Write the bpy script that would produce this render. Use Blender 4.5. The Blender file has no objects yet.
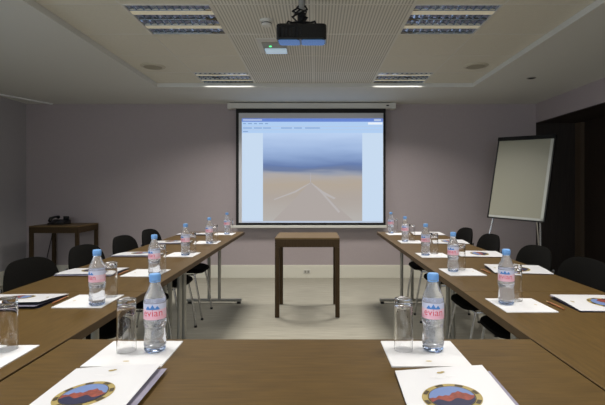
import bpy, bmesh, math, random
from mathutils import Vector, Matrix
random.seed(7)
S = bpy.context.scene
C = S.collection
PI = math.pi
H0 = 1.205                      # camera height

# ------------------------------------------------------------------ camera
cam_d = bpy.data.cameras.new('camera')
cam_d.sensor_fit = 'HORIZONTAL'; cam_d.sensor_width = 36
cam_d.lens = 450 / 605 * 36
cam_d.shift_x = -12.5 / 605
cam_d.shift_y = -13.5 / 605
cam_d.clip_start = 0.05
cam = bpy.data.objects.new('camera', cam_d); C.objects.link(cam)
cam.location = (0, 0, H0); cam.rotation_euler = (PI / 2, 0, 0)
S.camera = cam

# ------------------------------------------------------------------ world, exposure
W = bpy.data.worlds.new('world'); S.world = W; W.use_nodes = True
W.node_tree.nodes['Background'].inputs[0].default_value = (0.55, 0.7, 1, 1)
W.node_tree.nodes['Background'].inputs[1].default_value = 0.3
S.view_settings.view_transform = 'Standard'; S.view_settings.look = 'None'
S.view_settings.gamma = 1; S.view_settings.use_curve_mapping = False
S.view_settings.exposure = 0.0

# ------------------------------------------------------------------ lights
LAMP_W, LAMP_SPREAD = 13.8, 134
LAMP_COL = (1.0, 0.96, 0.91)
GRID_Z, RIM_Z = 2.405, 2.36
LAMPS = [(cx, cy) for cy in (4.865, 3.195, 1.49, -0.22, -1.92) for cx in (-0.972, 0.938)]
for i, (lx, ly) in enumerate(LAMPS):
    L = bpy.data.lights.new('ceiling_lamp_light', 'AREA'); L.shape = 'RECTANGLE'
    L.size, L.size_y = 0.54, (0.40 if ly > 4 else 0.48)
    L.energy = LAMP_W * (1.45 if ly > 4 else 1.0 if ly > -0.5 else 0.5); L.color = LAMP_COL; L.spread = math.radians(LAMP_SPREAD)
    o = bpy.data.objects.new('ceiling_lamp_light', L); C.objects.link(o)
    o.location = (lx, ly, GRID_Z - 0.006)
L = bpy.data.lights.new('window_daylight', 'AREA'); L.shape = 'RECTANGLE'
L.size, L.size_y = 2.6, 1.3; L.energy = 34; L.color = (0.72, 0.85, 1.0)
o = bpy.data.objects.new('window_daylight', L); C.objects.link(o)
o.location = (-3.97, 0.6, 1.5); o.rotation_euler = (0, math.radians(-90), 0)
L.size, L.size_y = 1.3, 2.6
L = bpy.data.lights.new('rear_window_daylight', 'AREA'); L.shape = 'RECTANGLE'
L.size, L.size_y = 4.8, 1.2; L.energy = 66; L.color = (0.82, 0.91, 1.0)
o = bpy.data.objects.new('rear_window_daylight', L); C.objects.link(o)
o.location = (-0.4, -3.05, 1.5); o.rotation_euler = (math.radians(90), 0, 0)

# ------------------------------------------------------------------ materials
def srgb(r, g, b):
    f = lambda c: (c / 255 / 12.92) if c / 255 <= 0.04045 else ((c / 255 + 0.055) / 1.055) ** 2.4
    return (f(r), f(g), f(b), 1)
MATS = {}
def pm(name, col, rough=0.6, metal=0.0, spec=0.5, noise=0.0, nscale=20, stretch=(1, 1, 1), bump=0.0, trans=0, ior=1.45, emit=None, estr=0, coat=0, sheen=0):
    if name in MATS: return MATS[name]
    m = bpy.data.materials.new(name); m.use_nodes = True; nt = m.node_tree
    b = nt.nodes['Principled BSDF']
    b.inputs['Base Color'].default_value = col
    b.inputs['Roughness'].default_value = rough; b.inputs['Metallic'].default_value = metal
    b.inputs['Specular IOR Level'].default_value = spec
    b.inputs['Transmission Weight'].default_value = trans; b.inputs['IOR'].default_value = ior
    b.inputs['Coat Weight'].default_value = coat
    b.inputs['Sheen Weight'].default_value = sheen
    if emit: b.inputs['Emission Color'].default_value = emit; b.inputs['Emission Strength'].default_value = estr
    if noise or bump:
        tc = nt.nodes.new('ShaderNodeTexCoord'); mp = nt.nodes.new('ShaderNodeMapping')
        mp.inputs['Scale'].default_value = stretch
        n = nt.nodes.new('ShaderNodeTexNoise'); n.inputs['Scale'].default_value = nscale; n.inputs['Detail'].default_value = 6
        nt.links.new(tc.outputs['Object'], mp.inputs['Vector']); nt.links.new(mp.outputs['Vector'], n.inputs['Vector'])
        if noise:
            r = nt.nodes.new('ShaderNodeValToRGB')
            r.color_ramp.elements[0].position = 0.3; r.color_ramp.elements[1].position = 0.7
            r.color_ramp.elements[0].color = tuple(c * (1 - noise) for c in col[:3]) + (1,)
            r.color_ramp.elements[1].color = tuple(min(1, c * (1 + noise)) for c in col[:3]) + (1,)
            nt.links.new(n.outputs['Fac'], r.inputs['Fac']); nt.links.new(r.outputs['Color'], b.inputs['Base Color'])
        if bump:
            bp = nt.nodes.new('ShaderNodeBump'); bp.inputs['Strength'].default_value = bump; bp.inputs['Distance'].default_value = 0.002
            nt.links.new(n.outputs['Fac'], bp.inputs['Height']); nt.links.new(bp.outputs['Normal'], b.inputs['Normal'])
    MATS[name] = m; return m
WOOD = srgb(86, 66, 32)
wood_y = pm('table_wood_long', WOOD, 0.5, spec=0.22, noise=0.16, nscale=14, stretch=(6, 0.7, 6), bump=0.08)
wood_x = pm('table_wood_cross', WOOD, 0.5, spec=0.22, noise=0.16, nscale=14, stretch=(0.7, 6, 6), bump=0.08)
wood_edge = pm('table_edge_wood', srgb(74, 56, 32), 0.5, spec=0.3, noise=0.12, nscale=20)
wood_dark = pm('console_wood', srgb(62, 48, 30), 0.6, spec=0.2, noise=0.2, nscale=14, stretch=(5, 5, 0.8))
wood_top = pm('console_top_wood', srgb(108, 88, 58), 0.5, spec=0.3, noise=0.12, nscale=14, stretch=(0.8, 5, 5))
panel_wood = pm('dark_panel_wood', srgb(48, 41, 37), 0.5, noise=0.2, nscale=8, stretch=(5, 5, 0.5))
panel_wood2 = pm('dark_panel_wood_brown', srgb(44, 35, 28), 0.5, noise=0.2, nscale=8, stretch=(5, 5, 0.5))
wall_m = pm('mauve_wall_paint', srgb(173, 162, 163), 0.9, noise=0.02, nscale=60, bump=0.05)
wall_l = pm('side_wall_paint', srgb(172, 169, 173), 0.9, noise=0.02, nscale=60)
rim_m = pm('ceiling_plaster', srgb(214, 214, 208), 0.85)
tile_m = pm('ceiling_tile', srgb(220, 216, 201), 0.8, noise=0.03, nscale=80)
base_m = pm('baseboard_paint', srgb(220, 217, 203), 0.55)
carpet = pm('grey_carpet', srgb(156, 152, 138), 0.95, noise=0.14, nscale=9, stretch=(0.5, 7, 1), bump=0.3)
paper = pm('white_paper', srgb(218, 218, 219), 0.6)
cover_m = pm('glossy_white_card', srgb(216, 216, 218), 0.35)
dark_card = pm('dark_folder_inside', srgb(30, 26, 44), 0.5)
lav = pm('lavender_page', srgb(136, 132, 150), 0.5, noise=0.15, nscale=30)
gold = pm('gold_print', srgb(160, 142, 84), 0.5)
tan = pm('tan_print', srgb(196, 182, 150), 0.6)
faint = pm('faint_grey_print', srgb(226, 226, 226), 0.6)
bluesky = pm('print_blue_sky', srgb(104, 126, 172), 0.5)
redrock = pm('print_red_rock', srgb(134, 64, 50), 0.5, noise=0.3, nscale=90)
navy = pm('print_navy', srgb(32, 34, 66), 0.5)
brass_dark = pm('print_dark_brown', srgb(70, 58, 34), 0.5)
chrome = pm('chrome_metal', srgb(200, 200, 200), 0.22, metal=1)
steel = pm('brushed_steel', srgb(168, 166, 158), 0.4, metal=0.6)
black_pl = pm('black_plastic', srgb(14, 14, 15), 0.4)
black_m = pm('black_matte', srgb(10, 10, 10), 0.7)
black_fab = pm('black_fabric', srgb(17, 16, 14), 0.95, noise=0.2, nscale=200, spec=0.1)
glass = pm('clear_glass', (1, 1, 1, 1), 0.0, trans=1, ior=1.45)
water = pm('clear_plastic_and_water', (0.93, 0.95, 1, 1), 0.04, trans=0.84, ior=1.33)
bluewater = pm('blue_tinted_plastic', (0.6, 0.74, 1, 1), 0.05, trans=1, ior=1.33)
capblue = pm('blue_cap_plastic', srgb(122, 172, 228), 0.4)
lab_pink = pm('label_pink', srgb(240, 188, 204), 0.45)
lab_pale = pm('label_pale_pink', srgb(238, 204, 218), 0.45)
lab_white = pm('label_white', srgb(212, 216, 238), 0.45)
lab_blue = pm('label_blue', srgb(76, 136, 208), 0.45)
lab_red = pm('label_red', srgb(222, 70, 92), 0.45)
white_pl = pm('white_plastic', srgb(214, 212, 204), 0.5)
grey_pl = pm('grey_plastic', srgb(150, 148, 138), 0.5)
mirror = pm('louvre_aluminium', srgb(160, 174, 198), 0.05, metal=1)  # metal tinted blue to carry the bluish reflections in the louvres
band_m = pm('lamp_band_enamel', srgb(222, 214, 190), 0.5, emit=srgb(222, 214, 190), estr=0.22)
tube_m = pm('lamp_tube', (1, 1, 1, 1), 0.5, emit=(1, 0.95, 0.85, 1), estr=1.2)
pencil_m = pm('pencil_orange', srgb(150, 96, 56), 0.5)
fabric_w = pm('screen_fabric_white', srgb(205, 205, 208), 0.8)
board_w = pm('flipchart_white', srgb(164, 162, 144), 0.45)
green_led = pm('green_led', (0, 0.8, 0.2, 1), 0.4, emit=(0.1, 1, 0.3, 1), estr=1.6)
lens_m = pm('emergency_lens', srgb(200, 215, 225), 0.3, emit=srgb(190, 215, 235), estr=0.35)
def em(name, col):
    if name in MATS: return MATS[name]
    m = bpy.data.materials.new(name); m.use_nodes = True; nt = m.node_tree; nt.nodes.clear()
    e = nt.nodes.new('ShaderNodeEmission'); e.inputs[0].default_value = col; o = nt.nodes.new('ShaderNodeOutputMaterial')
    nt.links.new(e.outputs[0], o.inputs[0]); MATS[name] = m; return m
def picture_mat():
    m = bpy.data.materials.new('projected_landscape'); m.use_nodes = True; nt = m.node_tree; nt.nodes.clear()
    tc = nt.nodes.new('ShaderNodeTexCoord'); sp = nt.nodes.new('ShaderNodeSeparateXYZ')
    ns = nt.nodes.new('ShaderNodeTexNoise'); ns.inputs['Scale'].default_value = 2.2
    mp = nt.nodes.new('ShaderNodeMapping'); mp.inputs['Scale'].default_value = (0.6, 1, 4)
    ma = nt.nodes.new('ShaderNodeMath'); ma.operation = 'MULTIPLY_ADD'; ma.inputs[1].default_value = 0.16
    mr = nt.nodes.new('ShaderNodeMapRange')
    mr.inputs['From Min'].default_value = 0.79 + 0.08; mr.inputs['From Max'].default_value = 1.951 + 0.08
    r = nt.nodes.new('ShaderNodeValToRGB'); cr = r.color_ramp
    stops = [(0.0, (180, 176, 172)), (0.25, (174, 165, 158)), (0.42, (178, 166, 152)), (0.50, (174, 168, 166)), (0.545, (150, 156, 172)),
             (0.575, (112, 126, 158)), (0.62, (104, 126, 172)), (0.70, (134, 158, 200)), (0.82, (160, 184, 222)), (1.0, (186, 208, 240))]
    cr.elements[0].position = 0; cr.elements[0].color = srgb(*stops[0][1]); cr.elements[1].position = 1; cr.elements[1].color = srgb(*stops[-1][1])
    for p, c in stops[1:-1]:
        e = cr.elements.new(p); e.color = srgb(*c)
    e = nt.nodes.new('ShaderNodeEmission'); o = nt.nodes.new('ShaderNodeOutputMaterial')
    k = nt.links.new
    k(tc.outputs['Object'], sp.inputs[0]); k(tc.outputs['Object'], mp.inputs[0]); k(mp.outputs[0], ns.inputs['Vector'])
    k(ns.outputs['Fac'], ma.inputs[0]); k(sp.outputs['Z'], ma.inputs[2]); k(ma.outputs[0], mr.inputs['Value'])
    k(mr.outputs[0], r.inputs['Fac']); k(r.outputs['Color'], e.inputs[0]); k(e.outputs[0], o.inputs[0])
    return m
def perforated_mat():
    m = pm('perforated_tile', srgb(186, 182, 170), 0.8); nt = m.node_tree; b = nt.nodes['Principled BSDF']
    tc = nt.nodes.new('ShaderNodeTexCoord'); sp = nt.nodes.new('ShaderNodeSeparateXYZ')
    def sinus(out, freq):
        a = nt.nodes.new('ShaderNodeMath'); a.operation = 'MULTIPLY'; a.inputs[1].default_value = 2 * PI / freq
        s = nt.nodes.new('ShaderNodeMath'); s.operation = 'SINE'; nt.links.new(out, a.inputs[0]); nt.links.new(a.outputs[0], s.inputs[0]); return s
    nt.links.new(tc.outputs['Object'], sp.inputs[0])
    s1 = sinus(sp.outputs['X'], 0.0215)
    r = nt.nodes.new('ShaderNodeMapRange'); r.inputs['From Min'].default_value = -0.1; r.inputs['From Max'].default_value = 0.7
    nt.links.new(s1.outputs[0], r.inputs['Value'])
    mx = nt.nodes.new('ShaderNodeMix'); mx.data_type = 'RGBA'
    mx.inputs['A'].default_value = srgb(224, 222, 212); mx.inputs['B'].default_value = srgb(180, 177, 168)
    nt.links.new(r.outputs[0], mx.inputs['Factor']); nt.links.new(mx.outputs['Result'], b.inputs['Base Color'])
    return m
perf_m = perforated_mat()

# ------------------------------------------------------------------ helpers
def box(bm, x0, x1, y0, y1, z0, z1, mi=0):
    v = [bm.verts.new((x, y, z)) for x in (x0, x1) for y in (y0, y1) for z in (z0, z1)]
    for q in ((0, 1, 3, 2), (4, 6, 7, 5), (0, 4, 5, 1), (2, 3, 7, 6), (0, 2, 6, 4), (1, 5, 7, 3)):
        bm.faces.new([v[i] for i in q]).material_index = mi
def quad(bm, pts, mi=0):
    f = bm.faces.new([bm.verts.new(p) for p in pts]); f.material_index = mi; return f
def tube(bm, pts, r, seg=10, mi=0, cap=True):
    pts = [Vector(p) for p in pts]; rings = []; prev = None
    for i, p in enumerate(pts):
        d = (pts[min(i + 1, len(pts) - 1)] - pts[max(i - 1, 0)]).normalized()
        a = d.cross(Vector((0, 0, 1)) if abs(d.z) < 0.95 else Vector((0, 1, 0))).normalized() if prev is None else (prev - d * prev.dot(d)).normalized()
        prev = a; b = d.cross(a); rr = r[i] if isinstance(r, (list, tuple)) else r
        rings.append([bm.verts.new(p + (a * math.cos(2 * PI * k / seg) + b * math.sin(2 * PI * k / seg)) * rr) for k in range(seg)])
    for A, B in zip(rings, rings[1:]):
        for k in range(seg):
            f = bm.faces.new((A[k], A[(k + 1) % seg], B[(k + 1) % seg], B[k])); f.material_index = mi; f.smooth = True
    if cap:
        bm.faces.new(rings[0][::-1]).material_index = mi; bm.faces.new(rings[-1]).material_index = mi
def lathe(bm, prof, seg=32, mi=0, closed=False, cx=0, cy=0, cz=0):
    rings = []
    for r, z in prof:
        if r < 1e-6: rings.append([bm.verts.new((cx, cy, cz + z))])
        else: rings.append([bm.verts.new((cx + r * math.cos(2 * PI * k / seg), cy + r * math.sin(2 * PI * k / seg), cz + z)) for k in range(seg)])
    prs = list(zip(rings, rings[1:]))
    if closed: prs.append((rings[-1], rings[0]))
    for A, B in prs:
        for k in range(seg):
            k2 = (k + 1) % seg
            if len(A) == 1 and len(B) == 1: continue
            if len(A) == 1: f = bm.faces.new((A[0], B[k2], B[k]))
            elif len(B) == 1: f = bm.faces.new((A[k], A[k2], B[0]))
            else: f = bm.faces.new((A[k], A[k2], B[k2], B[k]))
            f.material_index = mi; f.smooth = True
def obj(name, bm, mats, parent=None, bevel=0, smooth=False, loc=None):
    bmesh.ops.recalc_face_normals(bm, faces=bm.faces)
    for e_ in bm.edges:
        if len(e_.link_faces) == 2 and e_.calc_face_angle(0) > 0.5: e_.smooth = False
    me = bpy.data.meshes.new(name); bm.to_mesh(me); bm.free()
    for m in (mats if isinstance(mats, (list, tuple)) else [mats]): me.materials.append(m)
    if smooth:
        for p in me.polygons: p.use_smooth = True
    o = bpy.data.objects.new(name, me); C.objects.link(o)
    if parent: o.parent = parent
    if loc: o.location = loc
    if bevel:
        md = o.modifiers.new('bevel', 'BEVEL'); md.width = bevel; md.segments = 2; md.limit_method = 'ANGLE'
    return o
def B(): return bmesh.new()
def bx(name, x0, x1, y0, y1, z0, z1, m, parent=None, bevel=0):
    b = B(); box(b, x0, x1, y0, y1, z0, z1); return obj(name, b, m, parent, bevel)
def thing(name, label, cat, loc=(0, 0, 0), rz=0, group=None):
    o = bpy.data.objects.new(name, None); C.objects.link(o); o.empty_display_size = 0.1
    o.location = loc; o.rotation_euler = (0, 0, rz); return tag(o, label, cat, group)
def tag(o, label, cat, group=None):
    o['label'] = label; o['category'] = cat
    if group: o['group'] = group
    return o
def struct(o): o['kind'] = 'structure'; return o
def dup(root, loc, rz=0, label=None, group=None):
    r = root.copy(); C.objects.link(r); r.location = loc; r.rotation_euler = (0, 0, rz)
    if label: r['label'] = label
    if group: r['group'] = group
    for ch in list(root.children):
        c = ch.copy(); C.objects.link(c); c.parent = r
        for g in list(ch.children):
            d = g.copy(); C.objects.link(d); d.parent = c
    return r

# ------------------------------------------------------------------ the setting
XL, XR, XN, YB, YF = -3.92, 3.0, 3.58, 6.11, -3.0
struct(bx('floor', XL - 0.1, XN + 0.1, YF - 0.1, YB + 0.1, -0.1, 0, carpet))
struct(bx('wall_back', XL - 0.1, XR, YB, YB + 0.1, 0, 2.5, wall_m))
struct(bx('wall_back_niche', XR, XN + 0.1, YB, YB + 0.1, 0, 2.5, panel_wood))
b = B()                                               # wall behind the camera with a wide window
box(b, XL - 0.1, -2.8, YF - 0.1, YF, 0, 2.5); box(b, 2.0, XN + 0.1, YF - 0.1, YF, 0, 2.5)
box(b, -2.8, 2.0, YF - 0.1, YF, 0, 0.9); box(b, -2.8, 2.0, YF - 0.1, YF, 2.1, 2.5)
struct(obj('wall_front', b, wall_m))
b = B()
for x in (-2.8, -1.62, -0.42, 0.78, 1.96): box(b, x, x + 0.04, YF - 0.04, YF, 0.9, 2.1)
box(b, -2.76, 1.96, YF - 0.04, YF, 0.9, 0.94); box(b, -2.76, 1.96, YF - 0.04, YF, 2.06, 2.1)
struct(obj('window_2', b, white_pl))
b = B()                                               # left wall with a window opening near the camera
box(b, XL - 0.1, XL, YF, -0.7, 0, 2.5); box(b, XL - 0.1, XL, 1.9, YB, 0, 2.5)
box(b, XL - 0.1, XL, -0.7, 1.9, 0, 0.85); box(b, XL - 0.1, XL, -0.7, 1.9, 2.15, 2.5)
struct(obj('wall_left', b, wall_l))
b = B()
for (y0, y1, z0, z1) in ((-0.7, 1.9, 0.85, 0.90), (-0.7, 1.9, 2.10, 2.15), (-0.7, -0.65, 0.9, 2.1), (1.85, 1.9, 0.9, 2.1), (0.575, 0.625, 0.9, 2.1)):
    box(b, XL - 0.05, XL - 0.005, y0, y1, z0, z1)
struct(obj('window_1', b, white_pl))
# right: mauve header above a dark panelled niche
struct(bx('trim_1', XR, XN + 0.1, YF, YB, 2.105, RIM_Z, wall_m))
b = B()
ys = [YF + 0.0, -1.6, -0.25, 1.1, 2.45, 3.8, 5.0]
for a, c in zip(ys, ys[1:] + [YB]):
    box(b, XN, XN + 0.1, a + 0.004, c - 0.004, 0.0, 2.105)
box(b, XN + 0.02, XN + 0.1, YF, YB, 0, 2.105)
struct(obj('wall_right', b, panel_wood2))
struct(bx('trim_2', XN - 0.05, XN, 5.98, YB, 0, 2.105, pm('post_wood', srgb(84, 70, 56), 0.5)))
struct(bx('trim_3', XR, XN, YF, YB, 2.095, 2.105, panel_wood))
# ceiling: dropped plaster rim around a recessed tile grid
GX0, GX1, GY1 = -1.79, 1.79, 5.10
b = B()
box(b, XL - 0.1, GX0, YF, YB, RIM_Z, 2.5); box(b, GX1, XR + 0.0, YF, YB, RIM_Z, 2.5)
box(b, GX0, GX1, GY1, YB, RIM_Z, 2.5); box(b, XL - 0.1, XN + 0.1, YF - 0.1, YB + 0.1, 2.5, 2.6); box(b, XR, XN + 0.1, YF, YB, RIM_Z, 2.5)
struct(obj('ceiling_rim', b, rim_m))
cols = [GX0, -1.265, -0.68, -0.02, 0.645, 1.23, GX1]
rows = [GY1, 4.63, 4.055, 3.485, 2.925, 2.355, 1.78, 1.21, 0.64, 0.07, -0.5, -1.07, -1.64, -2.21, -3.0]
tb, pb = B(), B(); gap = 0.0022
for ri, (y1, y0) in enumerate(zip(rows, rows[1:])):
    for ci, (x0, x1) in enumerate(zip(cols, cols[1:])):
        if ci in (1, 4) and any(y0 < ly < y1 for _, ly in LAMPS): continue
        box(pb if ci in (2, 3) else tb, x0 + gap, x1 - gap, y0 + gap, y1 - gap, GRID_Z, GRID_Z + 0.015)
struct(obj('ceiling', tb, tile_m)); struct(obj('ceiling_perforated', pb, perf_m))
struct(bx('ceiling_backing', GX0, GX1, YF, GY1, 2.46, 2.5, pm('grid_backing', srgb(120, 116, 104), 0.8)))
b = B()
for y in rows[1:-1]:
    for (x0, x1), ci in zip(zip(cols, cols[1:]), range(6)):
        box(b, x0 + 0.006, x1 - 0.006, y - 0.005, y + 0.005, GRID_Z - 0.0018, GRID_Z)
for x in cols[1:-1]: box(b, x - 0.005, x + 0.005, YF, GY1, GRID_Z - 0.0018, GRID_Z)
struct(obj('ceiling_grid', b, pm('grid_bar_paint', srgb(222, 220, 210), 0.5)))
# baseboards
b = B(); box(b, XL + 0.018, XR, YB - 0.018, YB, 0, 0.165); box(b, XL + 0.018, XR, YB - 0.012, YB, 0.165, 0.174)
struct(obj('baseboard_back', b, base_m, bevel=0.003))
b = B(); box(b, XL, XL + 0.018, YF, YB, 0, 0.165); box(b, XL, XL + 0.012, YF, YB, 0.165, 0.174)
struct(obj('baseboard_left', b, base_m, bevel=0.003))
# slanting white strip in the ceiling corner
b = B()
p0, p1 = Vector((-3.86, 5.42, RIM_Z)), Vector((-3.56, 6.09, RIM_Z)); d = (p1 - p0).normalized(); n = Vector((d.y, -d.x, 0)) * 0.02
lo = [p0 - n, p0 + n, p1 + n, p1 - n]
v1 = [b.verts.new(p) for p in lo]; v0 = [b.verts.new(p - Vector((0, 0, 0.014))) for p in lo]
b.faces.new(v1); b.faces.new(v0)
for k in range(4): b.faces.new((v0[k], v0[(k + 1) % 4], v1[(k + 1) % 4], v1[k]))
tag(obj('ceiling_strip', b, pm('white_strip', srgb(235, 235, 235), 0.5)), 'thin white strip slanting across the ceiling in the far left corner', 'rail')

# ------------------------------------------------------------------ ceiling fittings
def lamp(label, cx, y0, y1):
    t = thing('ceiling_light', label, 'light', (cx, (y0 + y1) / 2, GRID_Z), 0, None)
    hx, hy = 0.288, (y1 - y0) / 2
    b = B(); w = 0.008
    box(b, -hx, hx, -hy, -hy + w, -0.004, 0.05); box(b, -hx, hx, hy - w, hy, -0.004, 0.05)
    box(b, -hx, -hx + w, -hy + w, hy - w, -0.004, 0.05); box(b, hx - w, hx, -hy + w, hy - w, -0.004, 0.05)
    obj('frame', b, white_pl, t)
    D = 2 * hy
    bands = [(0.02, 0.19, 'm'), (0.19, 0.315, 'b'), (0.315, 0.485, 'm'), (0.495, 0.675, 'm'), (0.675, 0.79, 'b'), (0.79, 0.98, 'm')]
    xi = hx - w
    for f0, f1, kd in bands:
        a, c = -hy + D * (1 - f1), -hy + D * (1 - f0)
        a, c = -hy + f0 * D, -hy + f1 * D
        if kd == 'b':
            bx('cover_band', -xi, xi, a, c, 0.0, 0.04, band_m, t, 0.002)
        else:
            b = B(); mid = (a + c) / 2
            n = 11; NX = n * 6; zt = 0.007
            for (ya, za), (yb, zb) in (((a, 0.0), (a + 0.004, zt)), ((c, 0.0), (c - 0.004, zt))):      # sloping side reflectors
                quad(b, [(-xi, ya, za), (xi, ya, za), (xi, yb, zb), (-xi, yb, zb)])
            pr = [zt + 0.004 * abs(math.sin(PI * k / 6)) for k in range(NX + 1)]
            r0 = [b.verts.new((-xi + 2 * xi * k / NX, a + 0.004, pr[k])) for k in range(NX + 1)]
            r1 = [b.verts.new((-xi + 2 * xi * k / NX, mid, pr[k] + 0.003 + random.uniform(-0.0022, 0.0022))) for k in range(NX + 1)]
            r2 = [b.verts.new((-xi + 2 * xi * k / NX, c - 0.004, pr[k])) for k in range(NX + 1)]
            for A_, B_ in ((r0, r1), (r1, r2)):
                for k in range(NX): b.faces.new((A_[k], A_[k + 1], B_[k + 1], B_[k]))
            for k in range(1, n):
                x = -xi + 2 * xi * k / n
                pr = [(x, 0.0), (x - 0.004, zt + 0.001), (x + 0.004, zt + 0.001)]
                f = [[b.verts.new((px, yy, pz_)) for px, pz_ in pr] for yy in (a + 0.003, c - 0.003)]
                for i in range(3): b.faces.new((f[0][i], f[0][(i + 1) % 3], f[1][(i + 1) % 3], f[1][i]))
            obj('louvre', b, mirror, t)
    return t
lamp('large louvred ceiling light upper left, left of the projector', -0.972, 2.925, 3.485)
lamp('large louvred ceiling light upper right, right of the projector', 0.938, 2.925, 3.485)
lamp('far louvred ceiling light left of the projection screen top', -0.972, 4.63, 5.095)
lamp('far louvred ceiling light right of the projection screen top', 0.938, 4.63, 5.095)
def speaker(label, x, y):
    t = thing('ceiling_speaker', label, 'speaker', (x, y, GRID_Z), 0, None)
    b = B(); lathe(b, [(0, -0.012), (0.085, -0.012), (0.088, -0.008)], 36); obj('grille', b, pm('speaker_grille', srgb(164, 158, 140), 0.8), t)
    b = B(); lathe(b, [(0.086, -0.004), (0.09, -0.013), (0.115, -0.006), (0.12, 0.0), (0.086, 0.0)], 36, closed=True); obj('ring', b, pm('speaker_ring', srgb(196, 190, 172), 0.6), t)
speaker('round white speaker set in the left part of the ceiling', -1.585, 4.40)
speaker('round white speaker set in the right part of the ceiling', 1.565, 4.38)
t = thing('smoke_detector', 'small round white smoke detector on the perforated ceiling', 'smoke detector', (-0.345, 3.2, GRID_Z))
b = B(); lathe(b, [(0.048, 0), (0.048, -0.012), (0.044, -0.016), (0, -0.016)], 32); obj('base', b, white_pl, t)
b = B(); lathe(b, [(0.036, -0.016), (0.036, -0.032), (0.03, -0.042), (0, -0.044)], 32); obj('head', b, white_pl, t)
b = B(); lathe(b, [(0.0365, -0.021), (0.0375, -0.024), (0.0365, -0.028)], 32); obj('vent_slot', b, black_pl, t)
t = thing('emergency_light', 'square recessed emergency light with green glow in the ceiling', 'emergency light', (-0.35, 3.76, GRID_Z))
b = B(); box(b, -0.12, 0.12, -0.19, 0.19, -0.008, 0); obj('plate', b, white_pl, t, 0.003)
b = B(); box(b, -0.085, 0.115, -0.11, 0.15, -0.016, -0.008); obj('inner_frame', b, grey_pl, t, 0.003)
b = B(); box(b, -0.075, 0.112, 0.02, 0.14, -0.032, -0.016); obj('lens', b, lens_m, t, 0.01)
b = B(); lathe(b, [(0.010, -0.016), (0.009, -0.022), (0, -0.024)], 20, cx=-0.02, cy=-0.03); obj('lamp_indicator', b, green_led, t)
t = thing('downlight', 'tiny dark round fitting in the plaster ceiling at right', 'downlight', (2.25, 4.68, RIM_Z))
b = B(); lathe(b, [(0, -0.004), (0.036, -0.004)], 24); obj('dark_opening', b, black_m, t)
b = B(); lathe(b, [(0.036, 0), (0.036, -0.006), (0.046, -0.004), (0.047, 0)], 24, closed=True); obj('ring', b, steel, t)

# projector, hung upside down from a pole
t = thing('projector', 'black projector hanging from the ceiling on a pole', 'projector', (-0.081, 2.66, GRID_Z))
pz = -0.222
b = B()
def rr_box(bm, x0, x1, y0, y1, z0, z1, r, tilt, mi=0):       # rounded plan shape, tilted about x
    pts = []
    for cx, cy, a0 in ((x1 - r, y1 - r, 0), (x0 + r, y1 - r, 90), (x0 + r, y0 + r, 180), (x1 - r, y0 + r, 270)):
        for k in range(5):
            a = math.radians(a0 + 22.5 * k); pts.append((cx + r * math.cos(a), cy + r * math.sin(a)))
    T = lambda x, y, z: (x, y, z + y * tilt)
    lo = [bm.verts.new(T(x, y, z0)) for x, y in pts]; hi = [bm.verts.new(T(x, y, z1)) for x, y in pts]
    bm.faces.new(lo); bm.faces.new(hi)
    for k in range(len(pts)):
        bm.faces.new((lo[k], lo[(k + 1) % len(pts)], hi[(k + 1) % len(pts)], hi[k])).material_index = mi
TI = 0.09
rr_box(b, -0.150, 0.150, 0.0, 0.17, pz - 0.09, pz + 0.004, 0.03, TI)
obj('body', b, pm('projector_shell', srgb(20, 20, 22), 0.22), t, 0.008)
for xa, xb in ((-0.138, -0.012), (0.0, 0.138)):
    b = B(); rr_box(b, xa, xb, 0.006, 0.158, pz - 0.094, pz - 0.089, 0.02, TI)
    obj('bottom_cover', b, pm('projector_reflection_tint', srgb(88, 132, 176), 0.12, metal=1), t)  # blue of the screen's reflection put into the metal colour
b = B(); lathe(b, [(0.0, 0.0), (0.036, 0.0), (0.036, 0.035), (0.03, 0.04), (0, 0.038)], 24)
o = obj('lens', b, black_pl, t); o.rotation_euler = (-PI / 2, 0, 0); o.location = (0.07, 0.16, pz - 0.03)
b = B()
for k in range(7): box(b, -0.14 + 0.022 * k, -0.128 + 0.022 * k, -0.003, 0.002, pz - 0.075, pz - 0.02)
obj('vent_grille', b, black_m, t)
b = B(); tube(b, [(0.0, 0.1, 0.0), (0.0, 0.1, -0.13)], 0.021, 14); lathe(b, [(0, 0), (0.05, 0), (0.05, -0.006), (0, -0.006)], 24, cy=0.1)
obj('pole', b, pm('painted_pole', srgb(150, 148, 142), 0.5), t)
b = B(); box(b, -0.05, 0.05, 0.05, 0.15, -0.196, -0.19)
tube(b, [(0, 0.1, -0.125), (0, 0.1, -0.21)], 0.026, 12)
for sx, sy in ((-1, 0.03), (1, 0.03), (-1, 0.15), (1, 0.15)):
    tube(b, [(0.03 * sx, 0.1, -0.188), (0.08 * sx, sy, -0.198), (0.085 * sx, sy, -0.214 + sy * TI)], 0.006, 6)
obj('ceiling_bracket', b, black_m, t)
for pts, r in (([(-0.02, 0.07, -0.10), (-0.055, 0.05, -0.13), (-0.015, 0.03, -0.15), (-0.055, 0.02, -0.175), (-0.02, 0.0, -0.215)], 0.006),
               ([(0.02, 0.07, -0.09), (0.035, 0.045, -0.12), (-0.02, 0.04, -0.15), (0.035, 0.02, -0.18), (0.01, 0.0, -0.215)], 0.006),
               ([(-0.02, 0.07, -0.09), (-0.03, 0.05, -0.11), (0.03, 0.03, -0.14), (0.0, 0.03, -0.21)], 0.005),
               ([(-0.01, 0.07, -0.11), (-0.04, 0.04, -0.15), (0.02, 0.02, -0.165), (-0.01, 0.02, -0.21)], 0.006)):
    b = B(); tube(b, pts, r, 6); obj('cable', b, black_m, t)

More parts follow.
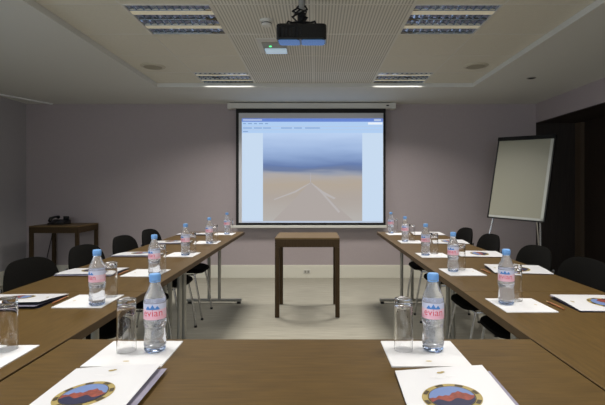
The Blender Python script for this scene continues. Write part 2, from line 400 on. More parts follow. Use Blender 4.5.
# ------------------------------------------------------------------ projection screen
YS = 6.0
sx = lambda x: (x - 315) / 450 * YS
sz = lambda y: H0 + (189 - y) / 450 * YS
t = thing('projection_screen', 'pull-down projection screen showing a desert road picture', 'projection screen', (sx(311), YS, 0))
ox = sx(311)
q = lambda x: sx(x) - ox
b = B(); box(b, q(228.2), q(395.2), -0.03, 0.08, sz(108.6), sz(103.2)); obj('housing', b, white_pl, t, 0.008)
for xa, xb in ((q(391), q(395.2) + 0.006), (q(228.2) - 0.006, q(231))):
    b = B(); box(b, xa, xb, -0.034, 0.084, sz(109.0), sz(103.0)); obj('end_cap', b, white_pl, t, 0.004)
b = B(); box(b, q(386.0), q(388.5), -0.037, -0.034, sz(106.6), sz(105.3)); obj('logo_plate', b, black_m, t)
b = B(); box(b, q(236.0), q(385.6), 0.0, 0.003, sz(225.2), sz(108.0)); obj('border', b, black_m, t)
b = B(); box(b, q(238.8), q(383.3), -0.002, 0.0, sz(222.8), sz(113.0)); obj('screen_surface', b, fabric_w, t)
b = B(); box(b, q(231.2), q(386.6), -0.012, 0.016, sz(227.9), sz(225.2)); obj('bottom_bar', b, white_pl, t, 0.004)
Z = []
b = B()
def pq(x0, x1, y0, y1, mi, dy=0): quad(b, [(q(x0), -0.003 - dy, sz(y1)), (q(x1), -0.003 - dy, sz(y1)), (q(x1), -0.003 - dy, sz(y0)), (q(x0), -0.003 - dy, sz(y0))], mi)
scm = [em('proj_title_blue', srgb(104, 134, 208)), em('proj_menu_blue', srgb(176, 206, 242)), em('proj_side_pale', srgb(200, 219, 240)),
       em('proj_grey_text', srgb(128, 158, 206)), em('proj_white', srgb(232, 240, 250)), em('proj_edge', srgb(186, 200, 222))]
pq(241.9, 383.0, 118.4, 121.8, 0); pq(241.9, 383.0, 121.8, 133.0, 1)
pq(241.9, 263.0, 133.0, 221.0, 2); pq(362.2, 383.0, 133.0, 221.0, 2); pq(241.9, 383.0, 221.0, 222.5, 5)
e = 0.0006
pq(243, 262, 119.4, 120.6, 5, e); pq(374, 381, 119.2, 121, 5, e)
pq(368, 382.4, 122.4, 124.6, 4, e); pq(243, 382, 126.2, 126.6, 5, e); pq(243, 382, 129.6, 130.0, 5, e)
for x0, x1, y in ((243, 246, 123.2), (248, 252, 123.2), (254, 257, 123.2), (259, 263, 123.2), (265, 268, 123.2), (243, 252, 127.6), (254, 262, 127.6), (263, 271, 127.6), (281, 292, 127.6), (294, 302, 127.6), (305, 320, 127.6), (243, 248, 131.2)):
    pq(x0, x1, y, y + 0.9, 3, e)
obj('projected_window', b, scm, t)
b = B(); pq(263.0, 362.2, 133.0, 221.0, 0); obj('projected_landscape', b, picture_mat(), t)
def poly(name, pts, m, dy=0.0012):
    b = B(); quad(b, [(q(x), -0.003 - dy, sz(y)) for x, y in pts]); return obj(name, b, m, t)
cv = lambda x, y: (220 + x / 2.794, 90 + y / 2.794)
poly('projected_road', [cv(251, 258), cv(256, 258), cv(300, 300), cv(372, 365), cv(148, 365), cv(215, 298)], em('proj_road', srgb(174, 166, 162)), 0.0009)
b = B()
for pts in (((250, 260), (252, 261), (212, 286), (152, 307), (150, 305), (207, 283)), ((254, 260), (257, 260), (288, 283), (324, 302), (318, 305), (284, 289)), ((283, 288), (289, 288), (336, 340), (331, 343))):
    quad(b, [(q(cv(x, y)[0]), -0.0045, sz(cv(x, y)[1])) for x, y in pts])
obj('projected_road_lines', b, em('proj_road_line', srgb(184, 179, 178)), t)
poly('projected_pole', [cv(252.6, 232), cv(253.4, 232), cv(253.7, 258), cv(252.3, 258)], em('proj_pole', srgb(180, 180, 190)))

# wall socket on the baseboard
t = thing('wall_socket', 'double white wall socket on the baseboard behind the small table', 'socket', (-0.11, YB - 0.018, 0.06))
b = B(); box(b, -0.045, 0.045, -0.006, -0.001, 0, 0.055); obj('plate', b, white_pl, t, 0.003)
for xa in (-0.034, 0.006):
    b = B(); box(b, xa, xa + 0.028, -0.008, -0.006, 0.012, 0.043); obj('outlet', b, grey_pl, t)

# ------------------------------------------------------------------ tables
TH = 0.75
def make_table(label, w, l, loc, rz=0, mat=wood_y, group=None):
    """top runs along local y; w = depth in x"""
    t = thing('conference_table', label, 'table', loc, rz, group)
    b = B(); box(b, -w / 2, w / 2, -l / 2, l / 2, TH - 0.03, TH); obj('tabletop', b, [mat], t, 0.002)
    b = B(); k = 0.0008
    for (x0, x1, y0, y1) in ((-w / 2 - k, -w / 2, -l / 2, l / 2), (w / 2, w / 2 + k, -l / 2, l / 2)):
        box(b, x0, x1, y0, y1, TH - 0.029, TH - 0.001)
    obj('edge_band', b, wood_edge, t)
    for s in (-1, 1):
        y = s * (l / 2 - 0.06)
        for xo in (-0.055, 0.055):
            b = B(); tube(b, [(xo, y, 0.05), (xo, y, TH - 0.05)], 0.017, 14); obj('leg', b, steel, t)
        b = B(); box(b, -w / 2 + 0.02, w / 2 - 0.02, y - 0.018, y + 0.018, 0.022, 0.05); f = obj('foot_bar', b, steel, t, 0.006)
        for sx_ in (-1, 1):
            b = B(); lathe(b, [(0, 0.0), (0.022, 0.0), (0.02, 0.022), (0, 0.022)], 16, cx=sx_ * (w / 2 - 0.05), cy=y); obj('foot_pad', b, black_pl, f)
        b = B(); box(b, -w / 2 + 0.08, w / 2 - 0.08, y - 0.02, y + 0.02, TH - 0.055, TH - 0.03); obj('top_bracket', b, black_pl, t, 0.003)
        b = B(); box(b, w / 2 - 0.075, w / 2 - 0.04, y - 0.02, y + 0.03, TH - 0.055, TH - 0.03); obj('latch', b, black_pl, t, 0.003)
    b = B(); tube(b, [(0, -l / 2 + 0.06, TH - 0.11), (0, l / 2 - 0.06, TH - 0.11)], 0.014, 10); obj('cross_rail', b, steel, t)
    return t
XLT, XRT = -1.061, 0.968
ty = [4.1, 2.698, 1.296]
names = ['farthest', 'middle', 'nearest']
proto = make_table('brown conference table farthest back in the left row', 0.618, 1.40, (XLT, ty[0], 0))
for side, X in (('left', XLT), ('right', XRT)):
    for i in range(3):
        lab = 'brown conference table %s in the %s row' % (['farthest back', 'in the middle', 'closest to the camera'][i], side)
        if side == 'left' and i == 0: proto['label'] = lab; continue
        dup(proto, (X, ty[i], 0), 0 if side == 'left' else PI, lab)
make_table('brown conference table across the front, between both rows', 0.618, 1.396, (-0.045, 1.365 - 0.31, 0), PI / 2)

# ------------------------------------------------------------------ small wooden console tables
def console(label, loc):
    t = thing('console_table', label, 'table', loc)
    w, d, l = 0.302, 0.52, 0.040
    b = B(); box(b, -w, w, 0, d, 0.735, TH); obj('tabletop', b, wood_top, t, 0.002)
    b = B()
    box(b, -w, w, 0.0005, 0.03, 0.662, 0.735); box(b, -w, w, d - 0.03, d - 0.0005, 0.662, 0.735)
    box(b, -w, -w + 0.03, 0.03, d - 0.03, 0.662, 0.735); box(b, w - 0.03, w, 0.03, d - 0.03, 0.662, 0.735)
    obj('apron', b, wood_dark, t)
    for x0 in (-w, w - l):
        for y0 in (0, d - l):
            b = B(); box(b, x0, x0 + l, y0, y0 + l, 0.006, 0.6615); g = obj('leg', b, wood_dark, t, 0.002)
            b = B(); box(b, x0 + 0.006, x0 + l - 0.006, y0 + 0.006, y0 + l - 0.006, 0, 0.006); obj('foot_glide', b, steel, g)
    return t
console('small dark wooden table standing below the projection screen', (-0.072, 4.195, 0))
console('small dark wooden table with a telephone in the left corner', (-3.215, 5.53, 0))
t = thing('telephone', 'black desk telephone on the corner table', 'telephone', (-3.30, 5.80, TH + 0.001), 0)
b = B()
pr = [(-0.09, 0), (0.10, 0), (0.10, 0.055), (0.06, 0.06), (-0.09, 0.02)]
L_, R_ = [[b.verts.new((x, y, z)) for y, z in pr] for x in (-0.1, 0.1)]
b.faces.new(L_); b.faces.new(R_)
for k in range(5): b.faces.new((L_[k], L_[(k + 1) % 5], R_[(k + 1) % 5], R_[k]))
base_o = obj('base', b, black_pl, t, 0.005)
b = B()
for i in range(3):
    for j in range(4): box(b, 0.0 + i * 0.024, 0.016 + i * 0.024, -0.075 + j * 0.026, -0.06 + j * 0.026, 0.022 + j * 0.0062, 0.034 + j * 0.0062)
obj('key', b, pm('phone_keys', srgb(60, 60, 62), 0.5), base_o)
b = B(); tube(b, [(-0.065, -0.095, 0.045), (-0.065, -0.07, 0.075), (-0.065, 0.0, 0.092), (-0.065, 0.07, 0.095), (-0.065, 0.1, 0.085)], [0.022, 0.024, 0.014, 0.014, 0.024], 12); obj('handset', b, black_pl, t)
b = B(); box(b, 0.015, 0.09, 0.07, 0.078, 0.055, 0.1); obj('display', b, black_pl, t, 0.003)
b = B(); tube(b, [(x - 3.30, y + 5.80, z + 0.7515) for x, y, z in ((-0.118, 0.06, 0.012), (-0.17, 0.18, 0.006), (-0.20, 0.255, 0.006), (-0.235, 0.281, -0.03), (-0.26, 0.284, -0.2), (-0.31, 0.28, -0.42), (-0.34, 0.275, -0.60), (-0.30, 0.27, -0.745))], 0.005, 8)
tag(obj('telephone_cable', b, black_pl), 'thin black telephone cable hanging behind the corner table', 'cable')

# ------------------------------------------------------------------ chairs
def make_chair(label, loc, rz):
    t = thing('stacking_chair', label, 'chair', loc, rz)
    # seat: rounded cushion
    b = B(); N, M = 28, 5; rings = []
    for j, (s, z) in enumerate(((0.0, 0.425), (0.93, 0.428), (1.0, 0.44), (0.985, 0.456), (0.9, 0.466), (0.0, 0.462))):
        ring = []
        for k in range(N):
            a = 2 * PI * k / N; c, sn = math.cos(a), math.sin(a); e_ = 2 / 4.2
            ring.append(b.verts.new((s * 0.20 * math.copysign(abs(c) ** e_, c), 0.025 + s * 0.238 * math.copysign(abs(sn) ** e_, sn), z - (0.012 * max(0, sn) ** 2))))
        rings.append(ring)
    for A, D_ in zip(rings, rings[1:]):
        for k in range(N): b.faces.new((A[k], A[(k + 1) % N], D_[(k + 1) % N], D_[k])).smooth = True
    bmesh.ops.remove_doubles(b, verts=b.verts, dist=0.0005)
    obj('seat', b, black_fab, t)
    # backrest: curved rounded shell
    b = B(); NU, NV = 20, 14; hw, z0, z1 = 0.25, 0.48, 0.817
    def bp(u, v, off):
        r = 3.4
        uu, vv = u, v                                        # square -> superellipse
        m_ = max(abs(uu), abs(vv)) or 1
        k_ = m_ / ((abs(uu) ** r + abs(vv) ** r) ** (1 / r)) if (uu or vv) else 1
        x, z = uu * k_, vv * k_
        X_ = x * hw * (1 - 0.10 * max(0, z)); Z_ = (z0 + z1) / 2 + z * (z1 - z0) / 2
        Y_ = -0.275 - 0.05 * ((Z_ - z0) / (z1 - z0)) + 0.045 * (x * x) + off
        return (X_, Y_, Z_)
    grids = []
    for off in (0.014, -0.014):
        grids.append([[b.verts.new(bp(-1 + 2 * i / NU, -1 + 2 * j / NV, off * (1 - 0.75 * max(abs(-1 + 2 * i / NU), abs(-1 + 2 * j / NV)) ** 6))) for i in range(NU + 1)] for j in range(NV + 1)])
    for g in grids:
        for j in range(NV):
            for i in range(NU): b.faces.new((g[j][i], g[j][i + 1], g[j + 1][i + 1], g[j + 1][i])).smooth = True
    def rim(g): return [g[0][i] for i in range(NU)] + [g[j][NU] for j in range(NV)] + [g[NV][i] for i in range(NU, 0, -1)] + [g[j][0] for j in range(NV, 0, -1)]
    r1, r2 = rim(grids[0]), rim(grids[1])
    for k in range(len(r1)): b.faces.new((r1[k], r1[(k + 1) % len(r1)], r2[(k + 1) % len(r2)], r2[k])).smooth = True
    obj('backrest', b, black_fab, t)
    for s in (-1, 1):
        b = B(); tube(b, [(s * 0.19, 0.19, 0.42), (s * 0.20, 0.235, 0.2), (s * 0.190, 0.26, 0.008)], 0.009, 10); g = obj('leg', b, chrome, t)
        b = B(); lathe(b, [(0, 0), (0.013, 0), (0.012, 0.018), (0, 0.018)], 12, cx=s * 0.190, cy=0.26); obj('foot_cap', b, black_pl, g)
        b = B(); tube(b, [(s * 0.19, -0.15, 0.42), (s * 0.20, -0.22, 0.2), (s * 0.190, -0.26, 0.008)], 0.009, 10); g = obj('leg', b, chrome, t)
        b = B(); lathe(b, [(0, 0), (0.013, 0), (0.012, 0.018), (0, 0.018)], 12, cx=s * 0.190, cy=-0.26); obj('foot_cap', b, black_pl, g)
        b = B(); tube(b, [(s * 0.19, -0.12, 0.418), (s * 0.222, -0.2, 0.44), (s * 0.246, -0.25, 0.52), (s * 0.252, -0.262, 0.62), (s * 0.246, -0.278, 0.70)], 0.009, 10); obj('back_support', b, chrome, t)
    b = B(); tube(b, [(-0.19, 0.19, 0.415), (0.19, 0.19, 0.415), (0.19, -0.15, 0.415), (-0.19, -0.15, 0.415), (-0.19, 0.19, 0.415)], 0.009, 8); obj('seat_frame', b, chrome, t)
    return t
cl = [(2.50, 'nearest to the camera in view on the left side'), (3.10, 'second from the front on the left side, before the corner table'), (3.73, 'third from the front on the left side'), (4.33, 'farthest back on the left side')]
cr_ = [(2.50, 'nearest to the camera in view on the right side'), (3.06, 'second from the front on the right side, below the flipchart'), (3.86, 'third from the front on the right side'), (4.495, 'farthest back on the right side')]
ch = make_chair('black rounded chair ' + cl[0][1], (-1.30, cl[0][0], 0), -PI / 2)
for y, l in cl[1:]: dup(ch, (-1.30, y, 0), -PI / 2, 'black rounded chair ' + l)
for y, l in cr_: dup(ch, (1.215, y, 0), PI / 2, 'black rounded chair ' + l)

# ------------------------------------------------------------------ bottles
def bend(bm, r):
    for v in bm.verts:
        a = -PI / 2 + v.co.x / r; rr = r + v.co.y
        v.co = Vector((rr * math.cos(a), rr * math.sin(a), v.co.z))
def text_bm(s, width, height, z0):
    cu = bpy.data.curves.new('t', 'FONT'); cu.body = s; cu.size = 1; cu.resolution_u = 3
    o = bpy.data.objects.new('t', cu); C.objects.link(o); bpy.context.view_layer.update()
    me = bpy.data.meshes.new_from_object(o.evaluated_get(bpy.context.evaluated_depsgraph_get()))
    bpy.data.objects.remove(o)
    b = B(); b.from_mesh(me)
    xs = [v.co.x for v in b.verts]; ys_ = [v.co.y for v in b.verts]
    for v in b.verts: v.co = Vector(((v.co.x - min(xs)) / (max(xs) - min(xs)) * width - width / 2, 0, z0 + (v.co.y - min(ys_)) / (max(ys_) - min(ys_)) * height))
    for _ in range(2):
        long = [e_ for e_ in b.edges if e_.calc_length() > width / 12]
        if long: bmesh.ops.subdivide_edges(b, edges=long, cuts=1)
    bmesh.ops.triangulate(b, faces=b.faces)
    return b
def join(dst, src, mi=0):
    mp = {v: dst.verts.new(v.co) for v in src.verts}
    for f in src.faces:
        try: dst.faces.new([mp[v] for v in f.verts]).material_index = mi
        except ValueError: pass
    src.free()
def make_bottle(label, loc, rz=0):
    t = thing('water_bottle', label, 'bottle', loc, rz)
    prof = [(0, 0.0135), (0.0295, 0.0125), (0.0325, 0.018)]
    for z, r in ((0.026, .0325), (0.032, .0312), (0.040, .0322), (0.047, .0302), (0.054, .0306), (0.060, .0292), (0.067, .0300), (0.073, .0312), (0.078, .0330), (0.082, .0330),
                 (0.090, .0330), (0.0915, .0322), (0.1365, .0322), (0.138, .0331), (0.143, .0326), (0.150, .0308), (0.158, .0275), (0.168, .0222), (0.178, .0168), (0.186, .0138), (0.192, .0128), (0.200, .0125)):
        prof.append((r, z))
    prof = [(r_ * (0.92 if z_ < 0.17 else 1.0), z_) for r_, z_ in prof] + [(0, 0.200)]
    b = B(); lathe(b, prof, 48); obj('bottle_body', b, water, t)
    b = B(); lathe(b, [(0, 0.004), (0.016, 0.0), (0.024, 0.0), (0.0282, 0.004), (0.0290, 0.0085), (0.0262, 0.0108), (0, 0.0118)], 40); obj('bottle_base', b, bluewater, t)
    b = B(); N = 48; R = 0.0302
    for (z0_, z1_, mi) in ((0.0925, 0.1035, 0), (0.1035, 0.1205, 2), (0.1205, 0.1360, 1)):
        lathe(b, [(R, z0_), (R, z1_)], N, mi)
    lab = obj('label_band', b, [lab_pink, lab_white, lab_pale], t)
    for off in (0, PI):
        s = text_bm('evian', 0.054, 0.0175, 0.1025)
        for v in s.verts: v.co.y = 0.0004
        bend(s, R); bmesh.ops.rotate(s, verts=s.verts, matrix=Matrix.Rotation(off, 3, 'Z'))
        obj('brand_lettering', s, lab_red, lab)
        s = B(); n = 30; peaks = ((-0.0125, 0.0105), (0.0, 0.0140), (0.0125, 0.0105))
        hgt = lambda x_: max([0.0015] + [hh * (1 - abs(x_ - c_) / 0.0085) for c_, hh in peaks])
        top = [s.verts.new((-0.019 + 0.038 * k / n, 0.0004, 0.1205 + hgt(-0.019 + 0.038 * k / n))) for k in range(n + 1)]
        bot = [s.verts.new((-0.019 + 0.038 * k / n, 0.0004, 0.1205)) for k in range(n + 1)]
        for k in range(n): s.faces.new((bot[k], bot[k + 1], top[k + 1], top[k]))
        bend(s, R); bmesh.ops.rotate(s, verts=s.verts, matrix=Matrix.Rotation(off, 3, 'Z'))
        obj('mountain_emblem', s, lab_blue, lab)
    b = B(); cp = [(0, 0.2015), (0.0136, 0.2015)]
    lathe(b, [(0.0133, 0.197), (0.0147, 0.197), (0.0150, 0.199), (0.0150, 0.212), (0.0138, 0.2148), (0, 0.2155), (0, 0.212), (0.0133, 0.210)], 30, closed=False)
    for k in range(30):
        a = 2 * PI * k / 30; tube(b, [(0.0150 * math.cos(a), 0.0150 * math.sin(a), 0.199), (0.0150 * math.cos(a), 0.0150 * math.sin(a), 0.2115)], 0.0006, 4)
    obj('cap', b, capblue, t)
    b = B(); lathe(b, [(0.0131, 0.1925), (0.0152, 0.1925), (0.0152, 0.1955), (0.0131, 0.1955)], 30, closed=True); obj('neck_ring', b, capblue, t)
    return t
ZP = TH + 0.0035           # top of the note sheets
def make_glass(label, loc):
    t = thing('drinking_glass', label, 'glass', loc)
    b = B()
    # turned upside down: open rim on the paper, thick foot on top
    lathe(b, [(0, 0.1445), (0.020, 0.1445), (0.0235, 0.1442), (0.0246, 0.1428), (0.0248, 0.1415), (0.0250, 0.130), (0.0256, 0.08), (0.0261, 0.03), (0.0264, 0.004), (0.0264, 0.001), (0.0260, 0.0001), (0.0254, 0.0001), (0.0251, 0.001),
              (0.0251, 0.004), (0.0248, 0.03), (0.0243, 0.08), (0.0238, 0.118), (0.0234, 0.124), (0.0215, 0.128), (0.017, 0.1295), (0, 0.130)], 48)
    obj('glass_wall', b, glass, t)
    return t
mates = 'place setting'
b0 = make_bottle('water bottle on the front table, left of centre', (-0.448, 1.26, ZP), 0.12)
LB = [(-0.886, 1.20, 'water bottle cut off by the left picture edge'), (-0.850, 1.755, 'water bottle on the left row, second sheet, left of the glass'),
      (-0.834, 2.335, 'water bottle on the left row standing just behind the front bottle'), (-0.884, 3.07, 'water bottle third from the far end of the left row'),
      (-0.880, 3.745, 'water bottle second from the far end of the left row'), (-0.885, 4.52, 'water bottle at the far end of the left row')]
RB = [(0.752, 1.77, 'water bottle nearest the camera on the right row'), (0.758, 2.47, 'water bottle second from the front on the right row'),
      (0.754, 3.07, 'water bottle in the middle of the right row'), (0.776, 3.88, 'water bottle second from the far end of the right row'), (0.776, 4.60, 'water bottle at the far end of the right row')]
dup(b0, (0.332, 1.266, ZP), -0.22, 'water bottle on the front table, right of centre')
for i, (x, y, l) in enumerate(LB): dup(b0, (x, y, ZP), -0.75 + 0.13 * (i % 3), l)
for i, (x, y, l) in enumerate(RB): dup(b0, (x, y, ZP), -0.55 - 0.17 * (i % 3), l)
g0 = make_glass('tall clear glass left of the front table left bottle', (-0.527, 1.258, ZP))
GL = [(0.249, 1.266, 'tall clear glass left of the front table right bottle'), (-0.868, 1.27, 'tall clear glass nearest the left picture edge'),
      (-0.858, 1.89, 'tall clear glass on the second left sheet, behind its bottle'), (-0.848, 2.48, 'tall clear glass on the third left sheet, behind its bottle'),
      (-0.872, 3.20, 'tall clear glass third from the far end of the left row'), (-0.862, 3.87, 'tall clear glass second from the far end of the left row'), (-0.872, 4.65, 'tall clear glass at the far end of the left row'),
      (0.812, 1.825, 'tall clear glass nearest the camera on the right row'), (0.822, 2.54, 'tall clear glass second from the front on the right row'), (0.836, 3.15, 'tall clear glass in the middle of the right row'),
      (0.852, 3.95, 'tall clear glass second from the far end of the right row'), (0.835, 4.67, 'tall clear glass at the far end of the right row')]
for x, y, l in GL: dup(g0, (x, y, ZP), 0, l)

# ------------------------------------------------------------------ note sheets, folders, pencils
def make_sheet(label, loc, rz):
    t = thing('note_pad', label, 'notepad', loc, rz)
    b = B(); w, h = 0.1035, 0.096
    for k in range(3): box(b, -w + 0.0004 * k, w - 0.0003 * k, -h, h, 0.0002 + 0.001 * k, 0.0011 + 0.001 * k)
    obj('paper_stack', b, paper, t)
    b = B(); lathe(b, [(0, 0.0034), (0.0085, 0.0034)], 20, cy=-0.062); 
    for v in b.verts: v.co.y = -0.062 + (v.co.y + 0.062) * 0.55
    obj('printed_crest', b, tan, t)
    b = B(); box(b, -0.02, 0.02, -0.078, -0.075, 0.0032, 0.0034); obj('printed_line', b, faint, t)
    return t
def make_folder(label, loc, rz, lift=0.018, rock=True):
    """A4 brochure: back cover, inner page, bowed front cover with a porthole picture; spine on its left (-x)"""
    t = thing('brochure_folder', label, 'folder', loc, rz)
    w, h = 0.106, 0.152
    def zc(x, y):                                    # height of the front cover
        u = (x + w) / (2 * w)
        return 0.0045 + lift * (u ** 1.6) + 0.004 * math.sin(PI * u) + 0.0015 * (y / h)
    b = B(); box(b, -w, w, -h, h, 0.0004, 0.0018); obj('back_cover', b, dark_card, t)
    b = B(); NX = 14
    z2 = lambda x: 0.0028 + 0.42 * lift * (((x + w) / (2 * w)) ** 1.5 if x > -w else 0)
    g = [[b.verts.new((-w + 0.0005 + (2 * w + 0.016) * i / NX, y, z2(-w + (2 * w + 0.016) * i / NX) + dz)) for i in range(NX + 1)] for dz in (0, 0.0008) for y in (-h + 0.004, h - 0.006)]
    for i in range(NX):
        b.faces.new((g[0][i], g[0][i + 1], g[1][i + 1], g[1][i])); b.faces.new((g[2][i], g[2][i + 1], g[3][i + 1], g[3][i]))
        b.faces.new((g[0][i], g[0][i + 1], g[2][i + 1], g[2][i])); b.faces.new((g[1][i], g[1][i + 1], g[3][i + 1], g[3][i]))
    b.faces.new((g[0][NX], g[1][NX], g[3][NX], g[2][NX])); b.faces.new((g[0][0], g[1][0], g[3][0], g[2][0]))
    obj('inner_page', b, lav, t)
    b = B(); NY = 6
    G = [[[b.verts.new((-w + 2 * w * i / NX - 0.0, -h + 2 * h * j / NY, zc(-w + 2 * w * i / NX, -h + 2 * h * j / NY) + dz)) for i in range(NX + 1)] for j in range(NY + 1)] for dz in (0, 0.0008)]
    for j in range(NY):
        for i in range(NX):
            for s_, mi in ((0, 1), (1, 0)):
                f = b.faces.new((G[s_][j][i], G[s_][j][i + 1], G[s_][j + 1][i + 1], G[s_][j + 1][i])); f.material_index = mi; f.smooth = True
    for j in range(NY):
        b.faces.new((G[0][j][0], G[0][j + 1][0], G[1][j + 1][0], G[1][j][0])); b.faces.new((G[0][j][NX], G[0][j + 1][NX], G[1][j + 1][NX], G[1][j][NX]))
    for i in range(NX):
        b.faces.new((G[0][0][i], G[0][0][i + 1], G[1][0][i + 1], G[1][0][i])); b.faces.new((G[0][NY][i], G[0][NY][i + 1], G[1][NY][i + 1], G[1][NY][i]))
    cov = obj('front_cover', b, [cover_m, dark_card], t)
    # porthole picture
    cx, cy, R = -0.008, -0.002, 0.062
    P = lambda x, y, e_: (x, y, zc(x, y) + 0.0008 + e_)
    def disc(bm, r0, r1, e_, mi=0, n=48, a0=0, a1=2 * PI):
        for k in range(n):
            a, c = a0 + (a1 - a0) * k / n, a0 + (a1 - a0) * (k + 1) / n
            if r0 < 1e-6: quad(bm, [P(cx, cy, e_), P(cx + r1 * math.cos(a), cy + r1 * math.sin(a), e_), P(cx + r1 * math.cos(c), cy + r1 * math.sin(c), e_)], mi)
            else: quad(bm, [P(cx + r * math.cos(q_), cy + r * math.sin(q_), e_) for r, q_ in ((r0, a), (r1, a), (r1, c), (r0, c))], mi)
    b = B(); disc(b, 0.0, R, 0.0004, 0)
    for k in range(8):
        a = k * PI / 4 + 0.1; disc(b, 0.051, 0.060, 0.0008, 1, 4, a, a + 0.32)
    disc(b, 0.0475, 0.0495, 0.0008, 1)
    obj('porthole_ring', b, [gold, brass_dark], cov)
    def clip(bm, fn0, fn1, e_, mi):                  # region between two height functions inside the circle
        r = 0.0475; n = 26
        for k in range(n):
            xa, xb = -r + 2 * r * k / n, -r + 2 * r * (k + 1) / n; pts = []
            for x_, order in ((xa, 0), (xb, 1)):
                lim = math.sqrt(max(0, r * r - x_ * x_)); lo_ = max(-lim, min(lim, fn0(x_))); hi_ = max(-lim, min(lim, fn1(x_)))
                pts.append((x_, lo_, max(lo_, hi_)))
            (x1_, l1, h1), (x2_, l2, h2) = pts
            if h1 - l1 < 1e-5 and h2 - l2 < 1e-5: continue
            vs = [(x1_, l1), (x2_, l2), (x2_, h2), (x1_, h1)]; o_ = []
            for p in vs:
                if not o_ or (abs(p[0] - o_[-1][0]) + abs(p[1] - o_[-1][1])) > 1e-6: o_.append(p)
            if len(o_) > 2 and (abs(o_[0][0] - o_[-1][0]) + abs(o_[0][1] - o_[-1][1])) < 1e-6: o_.pop()
            if len(o_) > 2: quad(bm, [P(cx + a_, cy + c_, e_) for a_, c_ in o_], mi)
    b = B()
    ridge = lambda x: -0.002 + 0.022 * math.exp(-((x - 0.016) / 0.020) ** 2) + 0.008 * math.exp(-((x + 0.022) / 0.012) ** 2) + 0.0025 * math.sin(x * 420)
    shore = lambda x: -0.014 + 0.006 * math.sin(x * 160)
    clip(b, lambda x: -1, lambda x: 1, 0.0011, 0)
    clip(b, lambda x: -1, shore, 0.0015, 2)
    clip(b, shore, ridge, 0.0015, 1)
    obj('porthole_view', b, [bluesky, redrock, navy], cov)
    b = B()
    def dot(x, y, rx, ry): quad(b, [P(x + rx * math.cos(2 * PI * k / 12), y + ry * math.sin(2 * PI * k / 12), 0.0005) for k in range(12)])
    dot(-0.004, 0.120, 0.0075, 0.005); dot(0.003, 0.123, 0.005, 0.004); obj('gold_crest', b, gold, cov)
    b = B()
    for x0, x1, y in ((-0.034, 0.026, 0.098), (-0.022, 0.014, 0.091)):
        quad(b, [P(x0, y, 0.0005), P(x1, y, 0.0005), P(x1, y + 0.003, 0.0005), P(x0, y + 0.003, 0.0005)])
    obj('printed_line', b, faint, cov)
    return t
s0 = make_sheet('white notepad under the front left bottle and glass', (-0.4955, 1.2425, TH), 0)
dup(s0, (0.299, 1.243, TH), 0, 'white notepad under the front right bottle and glass')
wy = ['second nearest', 'third nearest', 'fourth nearest', 'fifth nearest', 'farthest']
for y, l, r in zip((1.20, 1.822, 2.433, 3.11, 3.82, 4.54), ['white notepad under the bottle at the left picture edge', 'white notepad second from the front on the left row', 'white notepad third from the front on the left row', 'white notepad fourth from the front on the left row', 'white notepad second from the far end of the left row', 'white notepad at the far end of the left row'], (0.01, 0.0, -0.04, -0.03, 0.02, 0.0)):
    dup(s0, (-0.912 if y > 1.3 else -0.893, y, TH), -PI / 2 + r, l)
for y, x, l, r in zip((1.758, 2.458, 3.08, 3.86, 4.54), (0.80, 0.802, 0.805, 0.82, 0.822), ['white notepad nearest the camera on the right row', 'white notepad second from the front on the right row', 'white notepad in the middle of the right row', 'white notepad second from the far end of the right row', 'white notepad at the far end of the right row'], (0.01, 0.03, 0.0, -0.02, 0.02)):
    dup(s0, (x, y, TH), PI / 2 + r, l)
f0 = make_folder('white brochure folder with porthole picture, front table left', (-0.490, 0.972, TH), 0.0, 0.012)
f1 = make_folder('white brochure folder with porthole picture, front table right', (0.298, 0.955, TH), -0.035, 0.017)
fl = make_folder('white brochure folder second from the front on the left row', (-1.205, 1.822, TH), -PI / 2, 0.018)
fl2 = make_folder('white brochure folder third from the front on the left row', (-1.21, 2.46, TH), -PI / 2 + 0.02, 0.006)
for y, l, r in ((3.12, 'white brochure folder fourth from the front on the left row', -0.02), (3.82, 'white brochure folder second from the far end of the left row', 0.02), (4.52, 'white brochure folder at the far end of the left row', 0.0)):
    dup(fl2, (-1.21, y, TH), -PI / 2 + r, l)
fr = make_folder('white brochure folder nearest the camera on the right row', (1.130, 1.765, TH), PI / 2, 0.010)
for y, l, r in ((2.51, 'white brochure folder second from the front on the right row', -0.10), (3.10, 'white brochure folder in the middle of the right row', -0.04), (3.82, 'white brochure folder second from the far end of the right row', -0.03), (4.52, 'white brochure folder at the far end of the right row', 0.03)):
    dup(fr, (1.128, y, TH), PI / 2 + r, l)
def make_pencil(label, loc, rz):
    t = thing('pencil', label, 'pencil', loc, rz)
    b = B(); tube(b, [(0, -0.055, 0.0042), (0, 0.05, 0.0042)], 0.0038, 6); obj('barrel', b, pencil_m, t)
    b = B(); tube(b, [(0, 0.05, 0.0042), (0, 0.066, 0.0042)], [0.0038, 0.0006], 6); obj('tip', b, pm('pencil_wood', srgb(214, 180, 130), 0.6), t)
    return t
p0 = make_pencil('orange pencil beside the nearest notepad on the right row', (0.933, 1.745, TH), 0.05)
dup(p0, (0.937, 2.47, TH), 0.04, 'orange pencil beside the second notepad on the right row')
dup(p0, (-1.036, 1.83, TH), 0.02, 'orange pencil beside the second notepad on the left row')
dup(p0, (-1.036, 2.43, TH), -0.03, 'orange pencil beside the third notepad on the left row')

# ------------------------------------------------------------------ flipchart easel
yaw, lean, roll = 0.887, 0.214, -0.033
t = thing('flipchart_easel', 'white flipchart board leaning on a tripod easel by the dark panels', 'flipchart', (2.389, 5.229, 0), -yaw)
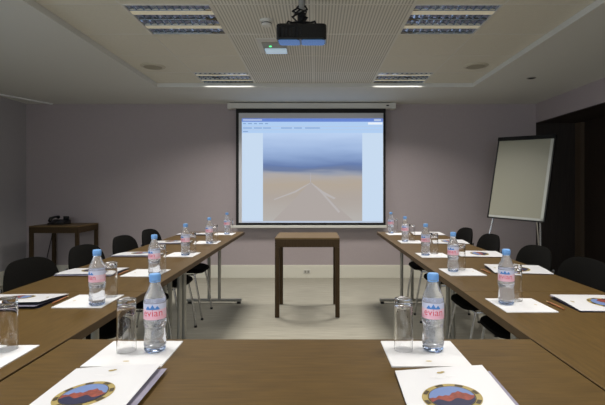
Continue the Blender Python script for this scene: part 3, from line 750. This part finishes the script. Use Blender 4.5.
# local: x along the board, y away from the viewer
Mx = Matrix.Translation((0, 0, 1.336)) @ Matrix.Rotation(-lean, 4, 'X') @ Matrix.Rotation(-roll, 4, 'Y')
def fb(name, boxes, mat, bevel=0.002):
    b = B()
    for bb in boxes: box(b, *bb)
    bmesh.ops.transform(b, matrix=Mx, verts=b.verts); return obj(name, b, mat, t, bevel)
w, h = 0.34, 0.5
fb('board', [(-w + 0.012, w - 0.012, -0.006, 0.012, -h + 0.012, h - 0.03)], board_w)
fb('frame', [(-w, -w + 0.016, -0.012, 0.016, -h, h), (w - 0.016, w, -0.012, 0.016, -h, h), (-w, w, -0.012, 0.016, -h, -h + 0.014)], pm('flip_frame', srgb(26, 26, 26), 0.4), 0.003)
fb('paper_clamp', [(-w, w, -0.022, 0.016, h - 0.045, h)], black_m, 0.004)
fb('inner_trim', [(w - 0.05, w - 0.018, -0.010, -0.006, -h + 0.014, h - 0.05), (-w + 0.018, w - 0.018, -0.010, -0.006, -h + 0.014, -h + 0.038)], pm('flip_inner', srgb(196, 198, 190), 0.4), 0.001)
fb('pen_tray', [(-0.24, 0.24, -0.03, -0.012, -h - 0.004, -h + 0.006)], black_pl, 0.002)
def bpnt(x, z, y=0.024): return Mx @ Vector((x, y, z))
for nm, pts in (('front', [bpnt(-0.26, 0.45), bpnt(-0.28, -h), Vector((-0.40, -0.30, 0.006))]), ('front', [bpnt(0.26, 0.45), bpnt(0.28, -h), Vector((0.37, -0.30, 0.006))]), ('rear', [bpnt(0.0, 0.42, 0.03), Vector((0.02, 0.36, 0.85)), Vector((0.06, 0.42, 0.006))])):
    b = B(); tube(b, pts, 0.011, 10); g = obj('leg', b, chrome, t)
    b = B(); lathe(b, [(0, 0), (0.015, 0), (0.013, 0.02), (0, 0.02)], 12, cx=pts[-1].x, cy=pts[-1].y); obj('foot_cap', b, black_pl, g)

# ------------------------------------------------------------------ groups of repeats
GROUPS = {'conference_table': 'brown conference tables set in a square', 'stacking_chair': 'black chairs along the side tables',
          'water_bottle': 'water bottles on the conference tables', 'drinking_glass': 'upturned glasses on the conference tables',
          'note_pad': 'white notepads on the conference tables', 'brochure_folder': 'brochure folders on the conference tables',
          'pencil': 'pencils beside the notepads', 'ceiling_light': 'louvred ceiling lights', 'ceiling_speaker': 'round ceiling speakers',
          'console_table': 'small dark wooden tables'}
for o in C.objects:
    if 'label' in o and o.parent is None and o.name.split('.')[0] in GROUPS:
        o['group'] = GROUPS[o.name.split('.')[0]]
